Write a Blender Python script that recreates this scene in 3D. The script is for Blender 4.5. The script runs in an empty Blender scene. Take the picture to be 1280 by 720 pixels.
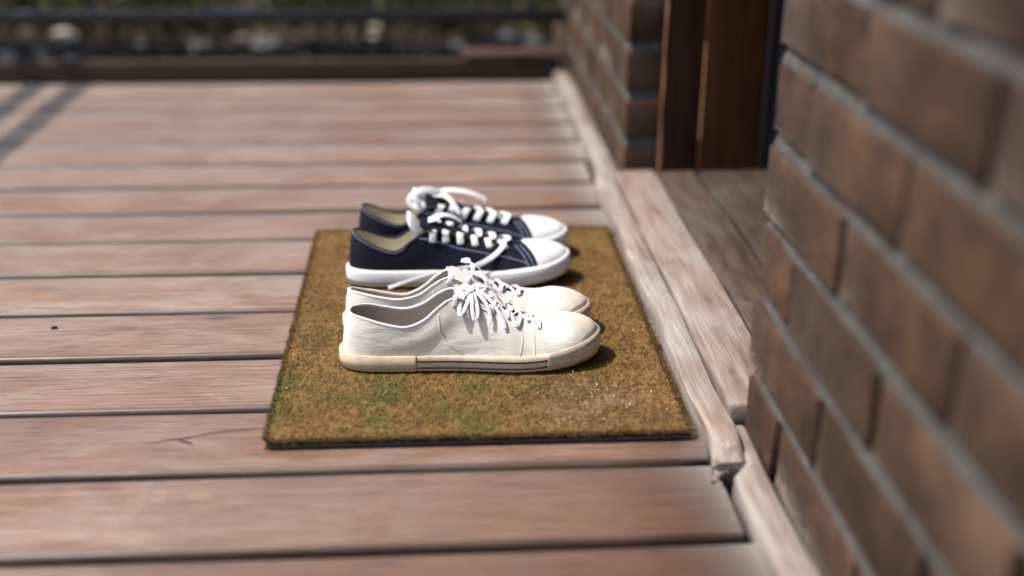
import bpy, bmesh, math, random
import numpy as np
from mathutils import Vector, Matrix
R = math.radians
random.seed(7); rng = np.random.default_rng(7)
S = bpy.context.scene
COL = S.collection

# ------------------------------------------------------------------ camera
F_PX, PITCH, YAW, ROLL, CAM_H = 1505.0, .3864, -.0676, .0087, .6581
cy, sy = math.cos(YAW), math.sin(YAW)
fw = Vector((-sy*math.cos(PITCH), cy*math.cos(PITCH), -math.sin(PITCH)))
rt = Vector((cy, sy, 0)); up = rt.cross(fw)
rt, up = rt*math.cos(ROLL)+up*math.sin(ROLL), up*math.cos(ROLL)-rt*math.sin(ROLL)
cam = bpy.data.cameras.new('camera'); camo = bpy.data.objects.new('camera', cam); COL.objects.link(camo)
M = Matrix((rt, up, -fw)).transposed().to_4x4(); M.translation = (0, 0, CAM_H)
camo.matrix_world = M
cam.sensor_width = 36; cam.lens = F_PX/1280*36
cam.clip_start = .05; cam.clip_end = 3000
cam.dof.use_dof = True
cam.dof.focus_distance = (Vector((.02, 1.36, .06))-Vector((0, 0, CAM_H))).dot(fw)
cam.dof.aperture_fstop = 1.4
S.camera = camo

# ------------------------------------------------------------------ light
EL, AZ = R(61), R(-3)        # sun comes from the left (-X), almost square to the wall
trav = Vector((math.cos(EL)*math.cos(AZ), -math.cos(EL)*math.sin(AZ), -math.sin(EL)))
w = bpy.data.worlds.new('World'); S.world = w; w.use_nodes = True
nt = w.node_tree; bg = nt.nodes['Background']
sky = nt.nodes.new('ShaderNodeTexSky'); sky.sky_type = 'NISHITA'; sky.sun_disc = False
sky.sun_elevation = EL; sky.dust_density = 2.0; sky.ozone_density = .7
sx, sY = -trav.x, -trav.y
sky.sun_rotation = math.atan2(sx, sY)
nt.links.new(sky.outputs[0], bg.inputs[0]); bg.inputs[1].default_value = .145
sun = bpy.data.lights.new('sun', 'SUN'); suno = bpy.data.objects.new('sun', sun); COL.objects.link(suno)
sun.energy = 2.9; sun.angle = R(.53); sun.color = (1, .94, .86)
suno.rotation_euler = trav.to_track_quat('-Z', 'Y').to_euler(); suno.location = (-4, 2, 6)
S.view_settings.view_transform = 'Standard'; S.view_settings.look = 'None'
S.view_settings.exposure = 1.0; S.view_settings.gamma = 1

# ------------------------------------------------------------------ helpers
def tag(o, label=None, cat=None, group=None, kind=None):
    for k, v in (('label', label), ('category', cat), ('group', group), ('kind', kind)):
        if v: o[k] = v
    return o
def link(name, me, mat=None, parent=None, smooth=False):
    if mat is not None and not me.materials: me.materials.append(mat)
    o = bpy.data.objects.new(name, me); COL.objects.link(o)
    if parent: o.parent = parent
    if smooth:
        me.polygons.foreach_set('use_smooth', [True]*len(me.polygons))
    return o
def mesh(name, vs, fs):
    me = bpy.data.meshes.new(name); me.from_pydata([tuple(v) for v in vs], [], fs); me.update(); return me
def empty(name, loc=(0, 0, 0), rz=0):
    o = bpy.data.objects.new(name, None); COL.objects.link(o); o.location = loc; o.rotation_euler.z = rz
    o.empty_display_size = .05; return o
class MB:
    def __init__(s): s.v, s.f = [], []
    def add(s, vs, fs):
        n = len(s.v); s.v += [tuple(v) for v in vs]; s.f += [tuple(i+n for i in f) for f in fs]
    def box(s, a, b, bev=0, seg=2):
        bm = bmesh.new(); bmesh.ops.create_cube(bm, size=1)
        for v in bm.verts: v.co = Vector([(a[i]+b[i])/2+v.co[i]*(b[i]-a[i]) for i in range(3)])
        if bev: bmesh.ops.bevel(bm, geom=bm.edges[:], offset=bev, segments=seg, profile=.5, affect='EDGES')
        bm.verts.index_update()
        s.add([v.co for v in bm.verts], [[v.index for v in f.verts] for f in bm.faces]); bm.free(); return s
    def tube(s, pts, r, n=8, caps=True):
        pts = [Vector(p) for p in pts]; rs = r if hasattr(r, '__len__') else [r]*len(pts)
        ring = []; u = None
        for i, p in enumerate(pts):
            t = (pts[min(i+1, len(pts)-1)]-pts[max(i-1, 0)]).normalized()
            if u is None: u = t.orthogonal().normalized()
            u = (u-t*u.dot(t)).normalized(); b = t.cross(u)
            ring.append([p+(u*math.cos(2*math.pi*k/n)+b*math.sin(2*math.pi*k/n))*rs[i] for k in range(n)])
        fs = []
        for i in range(len(pts)-1):
            for k in range(n):
                fs.append((i*n+k, i*n+(k+1) % n, (i+1)*n+(k+1) % n, (i+1)*n+k))
        if caps:
            fs.append(tuple(reversed(range(n)))); m = (len(pts)-1)*n; fs.append(tuple(range(m, m+n)))
        s.add([q for rg in ring for q in rg], fs); return s
    def ribbon(s, pts, wid, th, ups):
        """flat lace: rounded-rectangle sweep; ups = surface normal at each point"""
        pts = [Vector(p) for p in pts]; n = 8; ring = []
        prof = [(-1, -.3), (-.7, -1), (.7, -1), (1, -.3), (1, .3), (.7, 1), (-.7, 1), (-1, .3)]
        ws = wid if hasattr(wid, '__len__') else [wid]*len(pts)
        for i, p in enumerate(pts):
            t = (pts[min(i+1, len(pts)-1)]-pts[max(i-1, 0)]).normalized()
            u = Vector(ups[i] if hasattr(ups, '__len__') and hasattr(ups[0], '__len__') else ups)
            sd = t.cross(u)
            sd = sd.normalized() if sd.length > 1e-5 else t.orthogonal().normalized()
            u = sd.cross(t)
            ring += [p+sd*a*ws[i]/2+u*b*th/2 for a, b in prof]
        fs = []
        for i in range(len(pts)-1):
            for k in range(n): fs.append((i*n+k, i*n+(k+1) % n, (i+1)*n+(k+1) % n, (i+1)*n+k))
        fs.append(tuple(reversed(range(n)))); m = (len(pts)-1)*n; fs.append(tuple(range(m, m+n)))
        s.add(ring, fs); return s
    def build(s, name, mat, parent=None, smooth=False):
        return link(name, mesh(name, s.v, s.f), mat, parent, smooth)
def catmull(pts, m=8):
    P = [Vector(p) for p in pts]; P = [P[0]*2-P[1]]+P+[P[-1]*2-P[-2]]; out = []
    for i in range(1, len(P)-2):
        for k in range(m):
            t = k/m; a, b, c, d = P[i-1:i+3]
            out.append(.5*((2*b)+(c-a)*t+(2*a-5*b+4*c-d)*t*t+(3*b-a-3*c+d)*t**3))
    out.append(P[-2]); return out
def interp(tab, x):
    xs = [t[0] for t in tab]
    return np.array([np.interp(x, xs, [t[i] for t in tab]) for i in range(1, len(tab[0]))]).T
def smooth_tab(tab, n=200):
    """smooth interpolation (Catmull through table, param by first column) -> dense table"""
    C = catmull([t[:3] if len(t) == 3 else t[:3] for t in tab], 1) if False else None
    xs = np.array([t[0] for t in tab]); Y = np.array([t[1:] for t in tab], float)
    m = np.zeros_like(Y)
    m[1:-1] = (Y[2:]-Y[:-2])/(xs[2:]-xs[:-2])[:, None]
    m[0] = (Y[1]-Y[0])/(xs[1]-xs[0]); m[-1] = (Y[-1]-Y[-2])/(xs[-1]-xs[-2])
    q = np.linspace(xs[0], xs[-1], n); i = np.clip(np.searchsorted(xs, q, 'right')-1, 0, len(xs)-2)
    h = (xs[i+1]-xs[i])[:, None]; t = ((q-xs[i])/(xs[i+1]-xs[i]))[:, None]
    v = (2*t**3-3*t**2+1)*Y[i]+(t**3-2*t**2+t)*h*m[i]+(-2*t**3+3*t**2)*Y[i+1]+(t**3-t**2)*h*m[i+1]
    return np.column_stack([q, v])

# ------------------------------------------------------------------ materials
class Mat:
    def __init__(s, name):
        s.m = bpy.data.materials.new(name); s.m.use_nodes = True
        s.nt = s.m.node_tree; s.b = s.nt.nodes['Principled BSDF']
        s.tc = s.n('ShaderNodeTexCoord')
    def n(s, t, **k):
        o = s.nt.nodes.new(t)
        for a, v in k.items(): setattr(o, a, v)
        return o
    def L(s, a, b): s.nt.links.new(a, b)
    def mapping(s, scale=(1, 1, 1), rand=False, src=None):
        mp = s.n('ShaderNodeMapping'); mp.inputs['Scale'].default_value = scale
        s.L(src or s.tc.outputs['Object'], mp.inputs['Vector'])
        if rand:
            oi = s.n('ShaderNodeObjectInfo'); mu = s.n('ShaderNodeVectorMath', operation='SCALE')
            cx = s.n('ShaderNodeCombineXYZ')
            for i in range(3): s.L(oi.outputs['Random'], cx.inputs[i])
            s.L(cx.outputs[0], mu.inputs[0]); mu.inputs['Scale'].default_value = 37.3
            s.L(mu.outputs[0], mp.inputs['Location'])
        return mp.outputs[0]
    def noise(s, vec, scale=5, detail=4, rough=.55, dist=0):
        o = s.n('ShaderNodeTexNoise'); s.L(vec, o.inputs['Vector'])
        o.inputs['Scale'].default_value = scale; o.inputs['Detail'].default_value = detail
        o.inputs['Roughness'].default_value = rough; o.inputs['Distortion'].default_value = dist
        return o.outputs['Fac']
    def ramp(s, fac, stops):
        o = s.n('ShaderNodeValToRGB'); s.L(fac, o.inputs[0]); e = o.color_ramp.elements
        while len(e) < len(stops): e.new(.5)
        for i, (p, c) in enumerate(stops):
            e[i].position = p; e[i].color = (*c, 1) if hasattr(c, '__len__') else (c, c, c, 1)
        return o.outputs[0]
    def mix(s, a, b, fac, mode='MIX'):
        o = s.n('ShaderNodeMix', data_type='RGBA', blend_type=mode)
        for sock, v in ((o.inputs[0], fac), (o.inputs[6], a), (o.inputs[7], b)):
            if hasattr(v, 'is_linked'): s.L(v, sock)
            elif hasattr(v, '__len__'): sock.default_value = (*v, 1)
            else: sock.default_value = v
        return o.outputs[2]
    def bump(s, h, strength=.3, dist=.002, prev=None):
        o = s.n('ShaderNodeBump'); s.L(h, o.inputs['Height']); o.inputs['Strength'].default_value = strength
        o.inputs['Distance'].default_value = dist
        if prev: s.L(prev, o.inputs['Normal'])
        return o.outputs[0]
    def set(s, color=None, rough=None, normal=None, spec=None, **k):
        for key, v in (('Base Color', color), ('Roughness', rough), ('Normal', normal), ('Specular IOR Level', spec)):
            if v is None: continue
            if hasattr(v, 'is_linked'): s.L(v, s.b.inputs[key])
            else: s.b.inputs[key].default_value = (*v, 1) if hasattr(v, '__len__') else v
        for key, v in k.items(): s.b.inputs[key.replace('_', ' ')].default_value = v
        return s.m
def rand01(m): return m.n('ShaderNodeObjectInfo').outputs['Random']

def wood(name, dark, mid, pale, grey, axis=0, rough=(.45, .7), greyamt=.55, grain=1.0, rand=True, spec=.4, edge=0, sheen=0, along=.9, knots=0, stain=0):
    m = Mat(name)
    st = [15, 15, 15]; st[axis] = along
    v = m.mapping(tuple(st), rand)
    g1 = m.noise(v, 6*grain, 8, .62, .6)
    st2 = [90, 90, 90]; st2[axis] = 3
    g2 = m.noise(m.mapping(tuple(st2), rand), 4*grain, 3, .6)
    st3 = [3.2, 3.2, 3.2]; st3[axis] = 1.6
    g3 = m.noise(m.mapping(tuple(st3), rand), 3.2, 5, .65, .8)
    base = m.ramp(g1, [(.28, dark), (.5, mid), (.72, pale)])
    gf = m.ramp(g3, [(.40, 0.0), (.66, greyamt)])
    c = m.mix(base, grey, gf)
    if knots:      # patches where the orange stain shows through
        pn = m.noise(m.mapping((3.0, 9, 9), rand), 1.9, 5, .7, .5)
        c = m.mix(c, (.275, .140, .066), m.ramp(pn, [(.52, 0.0), (.66, .6)]))
    if stain:      # redder, darker tone growing towards the wall end
        ss = m.n('ShaderNodeSeparateXYZ'); m.L(m.tc.outputs['Object'], ss.inputs[0])
        sa = m.n('ShaderNodeMath', operation='MULTIPLY_ADD'); m.L(g3, sa.inputs[0]); sa.inputs[1].default_value = .5; m.L(ss.outputs[0], sa.inputs[2])
        c = m.mix(c, (.135, .070, .045), m.ramp(sa.outputs[0], [(-.30, 0.0), (-.05, .35), (.20, .45), (.46, .9)]))
    fine = m.ramp(g2, [(.3, .62), (.6, 1.0)])
    c = m.mix(c, fine, .8, 'MULTIPLY')
    if knots:
        vo = m.n('ShaderNodeTexVoronoi'); m.L(m.mapping((2.2, 7, 7), rand), vo.inputs['Vector']); vo.inputs['Scale'].default_value = 1.15
        kd = m.n('ShaderNodeMath', operation='ADD'); m.L(vo.outputs['Distance'], kd.inputs[0])
        kn = m.n('ShaderNodeMath', operation='MULTIPLY'); m.L(g1, kn.inputs[0]); kn.inputs[1].default_value = .10; m.L(kn.outputs[0], kd.inputs[1])
        c = m.mix(c, (.052, .022, .012), m.ramp(kd.outputs[0], [(.055, .85), (.085, .55), (.12, 0.0)]))
    if knots:      # fine drying checks along the grain
        ln = m.noise(m.mapping((1.3, 55, 55), rand), 2.4, 4, .55, .15)
        c = m.mix(c, (.35, .28, .25), m.ramp(ln, [(.450, 0.0), (.466, 1.0), (.480, 0.0)]), 'MULTIPLY')
        ln2 = m.noise(m.mapping((2.6, 130, 130), rand), 2.1, 3, .5, .1)
        c = m.mix(c, (.55, .5, .47), m.ramp(ln2, [(.50, 0.0), (.53, .8), (.56, 0.0)]), 'MULTIPLY')
    tint = m.ramp(rand01(m), [(0, (.80, .72, .68)), (.35, (.95, .88, .84)), (.65, (1, .97, .95)), (1, (1.07, 1.08, 1.09))])
    c = m.mix(c, tint, 1.0, 'MULTIPLY')
    if edge:      # dirt held along the rounded long edges
        sx_ = m.n('ShaderNodeSeparateXYZ'); m.L(m.tc.outputs['Object'], sx_.inputs[0])
        ab = m.n('ShaderNodeMath', operation='ABSOLUTE'); m.L(sx_.outputs[1], ab.inputs[0])
        c = m.mix(c, (.045, .022, .015), m.mix(m.ramp(ab.outputs[0], [(edge, 0.0), (edge+.0045, 1.0)]), m.ramp(g1, [(.3, 1.0), (.8, .75)]), 1.0, 'MULTIPLY'))
    r = m.ramp(g3, [(.3, rough[0]), (.7, rough[1])])
    nb = m.bump(g2, .35, .0012); nb = m.bump(g1, .3, .002, nb)
    return m.set(c, r, nb, spec, Sheen_Weight=sheen, Sheen_Roughness=.34, Sheen_Tint=(1, .95, .89, 1))
M_BOARD = wood('deck_wood', (.172, .088, .052), (.228, .132, .083), (.280, .180, .118), (.335, .268, .220), rough=(.36, .52), greyamt=.65, spec=.55, edge=.0590, sheen=.5, along=1.5, knots=1)
M_BOARD_RED = wood('red_deck_wood', (.172, .088, .052), (.228, .132, .083), (.280, .180, .118), (.335, .268, .220), rough=(.36, .52), greyamt=.6, spec=.55, edge=.0590, sheen=.5, along=1.5, knots=1, stain=1)
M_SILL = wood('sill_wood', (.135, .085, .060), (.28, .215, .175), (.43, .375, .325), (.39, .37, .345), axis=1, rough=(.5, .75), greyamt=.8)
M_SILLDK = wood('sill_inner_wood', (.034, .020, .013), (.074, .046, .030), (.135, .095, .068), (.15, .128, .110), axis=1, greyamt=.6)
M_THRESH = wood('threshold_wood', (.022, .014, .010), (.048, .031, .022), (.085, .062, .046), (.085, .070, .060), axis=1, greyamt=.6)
M_STRIP = wood('strip_wood', (.15, .10, .08), (.26, .205, .175), (.37, .32, .285), (.34, .31, .29), axis=1, greyamt=.8)
M_DOOR = wood('door_wood', (.024, .009, .004), (.066, .023, .008), (.115, .043, .014), (.07, .033, .018), axis=2, rough=(.5, .6), greyamt=.3, spec=.12)
M_FRAME = wood('frame_wood', (.018, .008, .005), (.035, .016, .010), (.06, .028, .017), (.04, .025, .02), axis=2, rough=(.5, .6), greyamt=.3, spec=.12)
M_LITEDGE = wood('lit_edge_wood', (.22, .10, .04), (.36, .19, .09), (.46, .28, .15), (.3, .2, .12), axis=2, greyamt=.3)  # sunlight on the frame edges put into the colour
M_OFFCUT = wood('plank_wood', (.042, .020, .015), (.07, .034, .026), (.11, .058, .044), (.09, .065, .052), spec=.15)
M_BEAM = wood('beam_wood', (.034, .022, .017), (.054, .036, .028), (.08, .055, .043), (.07, .054, .044), spec=.1)

def brick_mat(k=1.0):
    m = Mat('brick'); v = m.mapping((1, 1, 1), True)
    n1 = m.noise(v, 14, 6, .6, .3); n2 = m.noise(v, 120, 4, .6); n3 = m.noise(v, 5, 2, .5)
    c = m.ramp(n1, [(.26, (.030, .0165, .011)), (.5, (.059, .0335, .0195)), (.74, (.110, .064, .034))])
    t = m.ramp(rand01(m), [(0, (.72, .64, .60)), (.35, (.95, .86, .80)), (.7, (1.1, 1.0, .9)), (1, (.85, .70, .62))])
    c = m.mix(c, t, 1.0, 'MULTIPLY')
    pits = m.ramp(n2, [(.34, .30), (.47, 1.0), (.62, 1.0), (.72, 1.35)]); c = m.mix(c, pits, .8, 'MULTIPLY')
    c = m.mix(c, (.15, .11, .08), m.ramp(n3, [(.55, 0.0), (.75, .3)]))
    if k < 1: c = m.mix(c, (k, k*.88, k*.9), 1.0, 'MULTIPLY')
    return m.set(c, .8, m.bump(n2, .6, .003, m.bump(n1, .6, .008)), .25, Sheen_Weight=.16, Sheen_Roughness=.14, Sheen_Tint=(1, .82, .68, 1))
M_BRICK = brick_mat(); M_BRICKSHADE = brick_mat(.42)      # short ends darkened: shade of the reveal put into the colour
def mortar_mat():
    m = Mat('mortar'); v = m.tc.outputs['Object']
    n = m.noise(v, 60, 6, .65); n1 = m.noise(v, 6, 3)
    c = m.ramp(n, [(.3, (.042, .039, .035)), (.6, (.083, .077, .070)), (.8, (.135, .126, .115))])
    c = m.mix(c, (.07, .06, .055), m.ramp(n1, [(.5, 0.0), (.75, .6)]))
    return m.set(c, .9, m.bump(n, .6, .004), .2)
M_MORTAR = mortar_mat()
def plain(name, col, rough=.5, spec=.5, var=.12, scale=60, bump=.15, dist=.0006, **k):
    m = Mat(name); n = m.noise(m.tc.outputs['Object'], scale, 5, .6)
    lo = tuple(c*(1-var) for c in col); hi = tuple(min(1, c*(1+var)) for c in col)
    return m.set(m.ramp(n, [(.3, lo), (.7, hi)]), rough, m.bump(n, bump, dist), spec, **k)
M_BLACKMETAL = plain('black_metal', (.012, .012, .014), .4)
M_NAVY = plain('dark_blue_paint', (.010, .011, .022), .35)
M_GAP = plain('joist_wood', (.02, .014, .011), .9, .1)
M_CRACK = plain('crack_dirt', (.02, .012, .009), .95, .05)
M_RUBBER = plain('black_rubber', (.018, .018, .018), .6, .4)
M_STONE = plain('pale_stone', (.62, .54, .43), .8, .3, .3, 25, .5, .006)
M_STONE_BLUE = plain('blue_grey_stone', (.50, .50, .46), .8, .3, .2, 25, .5, .006)
M_SOIL = plain('soil', (.032, .024, .020), .95, .1, .5, 18, .8, .02)
M_MULCH = plain('bark_mulch', (.075, .05, .038), .9, .2, .6, 12, .5, .01)
M_STEM = plain('shrub_stem', (.06, .045, .035), .85, .2)
def leaf_mat(name, a, b):
    m = Mat(name); g = m.n('ShaderNodeNewGeometry')
    c = m.ramp(g.outputs['Random Per Island'], [(0, a), (1, b)])
    m.set(c, .5, None, .4)
    tr = m.n('ShaderNodeBsdfTranslucent'); m.L(c, tr.inputs[0])
    ad = m.n('ShaderNodeMixShader'); ad.inputs[0].default_value = .35
    m.L(m.b.outputs[0], ad.inputs[1]); m.L(tr.outputs[0], ad.inputs[2])
    m.L(ad.outputs[0], m.nt.nodes['Material Output'].inputs[0]); return m.m
M_LEAF = leaf_mat('hedge_leaf', (.025, .04, .012), (.07, .09, .022))
M_LEAF2 = leaf_mat('low_leaf', (.036, .048, .010), (.135, .125, .030))
M_YELLOW = leaf_mat('yellow_petal', (.45, .38, .06), (.6, .52, .12))
M_DRY = leaf_mat('dry_leaf', (.16, .12, .08), (.46, .38, .27))

# ------------------------------------------------------------------ setting: ground, deck
BX0, BX1 = -2.6, .298
g = MB(); n = 40
xs = [-600, -60, -10, -4, -2, 0, 2, 4, 10, 60, 600]
ys = [-600, -60, -5, 0, 2, 3.3, 4, 5, 7, 12, 60, 600]
g.add([(x, y, -.16) for y in ys for x in xs], [(j*11+i, j*11+i+1, (j+1)*11+i+1, (j+1)*11+i) for j in range(11) for i in range(10)])
tag(g.build('garden_ground', M_SOIL), kind='structure')
# mulch chips (uncountable)
k = 9000
ch = MB(); vs = []; fs = []
P = np.column_stack([rng.uniform(-3, 1.2, k), rng.uniform(3.06, 7, k)])
for i in range(k):
    a = rng.uniform(0, math.pi); l, ww, t = rng.uniform(.008, .035), rng.uniform(.004, .012), rng.uniform(-.012, .012)
    ca, sa = math.cos(a), math.sin(a); z = -.155+rng.uniform(0, .022); b = len(vs)
    for sx_, sy_ in ((-1, -1), (1, -1), (1, 1), (-1, 1)):
        vs.append((P[i, 0]+ca*l*sx_-sa*ww*sy_, P[i, 1]+sa*l*sx_+ca*ww*sy_, z+t*sx_+.004*sy_))
    fs.append((b, b+1, b+2, b+3))
ch.add(vs, fs); tag(ch.build('bark_mulch', M_MULCH), 'dark bark mulch spread over the garden bed behind the railing', kind='stuff')
k = 240; dl = MB()
for i in range(k):
    x, y = rng.uniform(-2.4, .6), rng.uniform(3.4, 5.2); a = rng.uniform(0, 6.28); l = rng.uniform(.012, .035); t = rng.uniform(-.5, .5)
    ca, sa = math.cos(a), math.sin(a); z = -.13+rng.uniform(0, .015)
    dl.add([(x-ca*l, y-sa*l, z), (x+sa*l*.45, y-ca*l*.45, z+l*t), (x+ca*l, y+sa*l, z+.004), (x-sa*l*.45, y+ca*l*.45, z+l*.3)], [(0, 1, 2, 3)])
tag(dl.build('dry_leaves', M_DRY), 'pale dry leaves scattered over the mulch behind the railing', kind='stuff')

deck = MB()
for x in (-2.4, -1.85, -1.3, -.75, -.2, .262):
    deck.box((x-.03, .1, -.155), (x+.03, 2.99, -.031))
deck.box((-2.62, 2.992, -.155), (.34, 3.03, -.033))
deck = tag(deck.build('deck', M_GAP), kind='structure')
C0, SP = .965, .145
for kk in range(-6, 14):
    y0, y1 = C0+kk*SP+.0052, C0+(kk+1)*SP-.0052
    bm = bmesh.new(); bmesh.ops.create_cube(bm, size=1)
    x1 = BX1+random.uniform(-.006, .004)
    for v in bm.verts:
        v.co = Vector(((BX0+x1)/2+v.co.x*(x1-BX0), v.co.y*(y1-y0), -.0145+v.co.z*.029))
    le = [e for e in bm.edges if abs(e.verts[0].co.x-e.verts[1].co.x) > .1]
    bmesh.ops.bevel(bm, geom=le, offset=.0065, segments=3, profile=.5, affect='EDGES')
    # cut along the length and bow slightly
    long = [e for e in bm.edges if abs(e.verts[0].co.x-e.verts[1].co.x) > .1]
    bmesh.ops.subdivide_edges(bm, edges=long, cuts=24)
    ph, ph2 = random.uniform(0, 6), random.uniform(0, 6)
    tl = random.uniform(-.008, .008)
    for v in bm.verts:
        v.co.y += .0008*math.sin(v.co.x*2.3+ph)+.0006*math.sin(v.co.x*7.1+ph2)
        if v.co.z > -.02: v.co.z += .0008*math.sin(v.co.x*3.1+ph2)+tl*v.co.y
    me = bpy.data.meshes.new('board'); bm.to_mesh(me); bm.free()
    o = link('board', me, M_BOARD_RED if kk <= 0 else M_BOARD, deck, True); o.location = (0, (y0+y1)/2, 0)
    if kk == 1:
        cr = MB()
        path = [(-.325, 1.178), (-.31, 1.181), (-.298, 1.186), (-.285, 1.186), (-.272, 1.192), (-.25, 1.199), (-.22, 1.204), (-.195, 1.207)]
        wd = [.0006, .0009, .0012, .0016, .0015, .0011, .0009, .0004]
        pv = []
        for (x, y), q in zip(path, [k_*.6 for k_ in wd]): pv += [(x, y+.0012*math.sin(x*190)-q-(y0+y1)/2, .0016), (x, y+.0012*math.sin(x*190)+q-(y0+y1)/2, .0016)]
        cr.add(pv, [(2*i, 2*i+2, 2*i+3, 2*i+1) for i in range(7)])
        p2 = [(-.285, 1.183), (-.275, 1.179), (-.268, 1.173)]; pv = []
        for (x, y), q in zip(p2, (.0008, .0011, .0004)): pv += [(x, y-q-(y0+y1)/2, .0016), (x, y+q-(y0+y1)/2, .0016)]
        cr.add(pv, [(0, 2, 3, 1), (2, 4, 5, 3)])
        cr.build('crack', M_CRACK, o)
    if kk == 3:
        nh = MB(); a = [(.0045*math.cos(t*.524)-.508, .0045*math.sin(t*.524)+1.498-(y0+y1)/2, .0018) for t in range(12)]
        nh.add(a, [tuple(range(12))]); nh.build('nail_hole', M_CRACK, o)

# ------------------------------------------------------------------ brick walls
XW, YC, YF, Z0 = .341, 1.173, 2.089, .5136-6*.086
def brick_mesh(lx, ly, lz, seed):
    r = random.Random(seed); bm = bmesh.new(); bmesh.ops.create_cube(bm, size=1)
    for v in bm.verts: v.co = Vector((v.co.x*lx, v.co.y*ly, v.co.z*lz))
    bmesh.ops.bevel(bm, geom=bm.edges[:], offset=.004, segments=2, profile=.5, affect='EDGES')
    for v in bm.verts: v.co += Vector((r.uniform(-1, 1), r.uniform(-1, 1), r.uniform(-1, 1)))*.0012
    me = bpy.data.meshes.new('brick'); bm.to_mesh(me); bm.free()
    me.materials.append(M_BRICK); me.materials.append(M_BRICKSHADE)
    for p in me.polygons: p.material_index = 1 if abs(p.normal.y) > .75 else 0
    me.polygons.foreach_set('use_smooth', [True]*len(me.polygons)); return me
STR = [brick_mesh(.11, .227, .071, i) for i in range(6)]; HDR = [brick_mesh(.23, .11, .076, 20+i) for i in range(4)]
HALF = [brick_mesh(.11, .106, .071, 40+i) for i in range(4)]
def wall(name_label, ystart, sgn, length, courses, cat='wall'):
    """face on X=XW, runs from the corner ystart in direction sgn along Y"""
    root = empty('brick_wall', (XW, ystart, 0)); tag(root, name_label, cat)
    core = MB()
    ya, yb = sorted((sgn*.018, sgn*length))
    core.box((.034, ya, Z0), (.11, yb, Z0+courses*.086))
    core.build('mortar_core', M_MORTAR, root)
    # upper wall beyond the bricks one can see, with its joints in the core
    for c in range(courses+1):
        z = Z0+c*.086
        b = MB(); N = 30; ya, yb = sorted((sgn*.005, sgn*length)); vs = []
        for i in range(N+1):
            y = ya+(yb-ya)*i/N; d = .0035+.0015*math.sin(i*1.7+c)+random.uniform(-.001, .001)
            vs += [(d, y, z-.008), (d+.006, y, z+.008), (.105, y, z+.008), (.105, y, z-.008)]
        f = []
        for i in range(N):
            for q in range(4): f.append((i*4+q, i*4+(q+1) % 4, i*4+4+(q+1) % 4, i*4+4+q))
        f += [(3, 2, 1, 0), (N*4, N*4+1, N*4+2, N*4+3)]
        b.add(vs, f); b.build('bed_joint', M_MORTAR, root)
    for c in range(courses):
        z = Z0+c*.086+.043; y = 0; first = True
        hdr_first = (c % 2 == 0)
        while y < length-.05:
            if first and hdr_first: me, l = random.choice(HALF), .11
            else: me, l = random.choice(STR), .23
            o = bpy.data.objects.new('brick', me); COL.objects.link(o); o.parent = root
            o.location = (.055+random.uniform(-.0015, .0025), sgn*(y+l/2), z+random.uniform(-.001, .001))
            o.rotation_euler = (random.uniform(-.006, .006), random.uniform(-.01, .01), random.choice((0, math.pi))+random.uniform(-.006, .006))
            y += l+.010; first = False
    return root
wall('rough brown brick wall with raked grey joints, closest to the camera on the right', YC, -1, 1.07, 13)
wall('short sunlit brick wall beyond the doorway with dark shaded end', YF, 1, 1.19, 13)
# upper storey of the same wall, out of frame (keeps the place closed on this side)
up_ = MB(); zt = Z0+13*.086+.006
up_.box((XW+.004, -3, zt), (XW+.11, YC-.004, 2.5)); up_.box((XW+.004, YF+.004, zt), (XW+.11, 3.28, 2.5)); 
up_.box((XW+.006, YC-.004, 2.15), (XW+.108, YF+.004, 2.498))
up_.box((XW+.004, -3, Z0), (XW+.11, YC-1.075, zt))
ev = MB(); ev.box((-.50, -3, 2.504), (.6, 3.4, 2.56)); ev.box((-.52, -3, 2.45), (-.501, 3.4, 2.62))  # unseen roof edge, added and widened to cut sky light in the doorway
tag(ev.build('added_eave', M_FRAME), kind='structure')
tag(up_.build('upper_wall', M_BRICK), kind='structure')

# timber strips along the foot of the walls
def strip(label, ya, yb, x0, x1, z1, near=False):
    o = MB(); o.box((x0, ya, -.02), (x1, yb, z1), .004)
    bm = bmesh.new(); me0 = mesh('t', o.v, o.f); bm.from_mesh(me0)
    e = [e for e in bm.edges if abs(e.verts[0].co.y-e.verts[1].co.y) > .1]
    bmesh.ops.subdivide_edges(bm, edges=e, cuts=40)
    for v in bm.verts:
        if near and v.co.y > 1.083: v.co.x = max(v.co.x, .323+random.uniform(0, .0006))
        v.co.x += .0014*math.sin(v.co.y*23)+random.uniform(-.0006, .0006); v.co.z += random.uniform(-.0008, .0008)
    me = bpy.data.meshes.new('timber_strip'); bm.to_mesh(me); bm.free()
    t = link('timber_strip', me, M_STRIP, None, True)
    tag(t, label, 'timber strip', 'worn timber strips at the foot of the walls')
strip('worn pale timber strip at the foot of the nearest brick wall', .1, 1.166, .3035, XW-.002, .014, True)
strip('worn pale timber strip at the foot of the wall beyond the doorway', YF+.004, 3.27, .304, XW-.002, .022)

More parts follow.
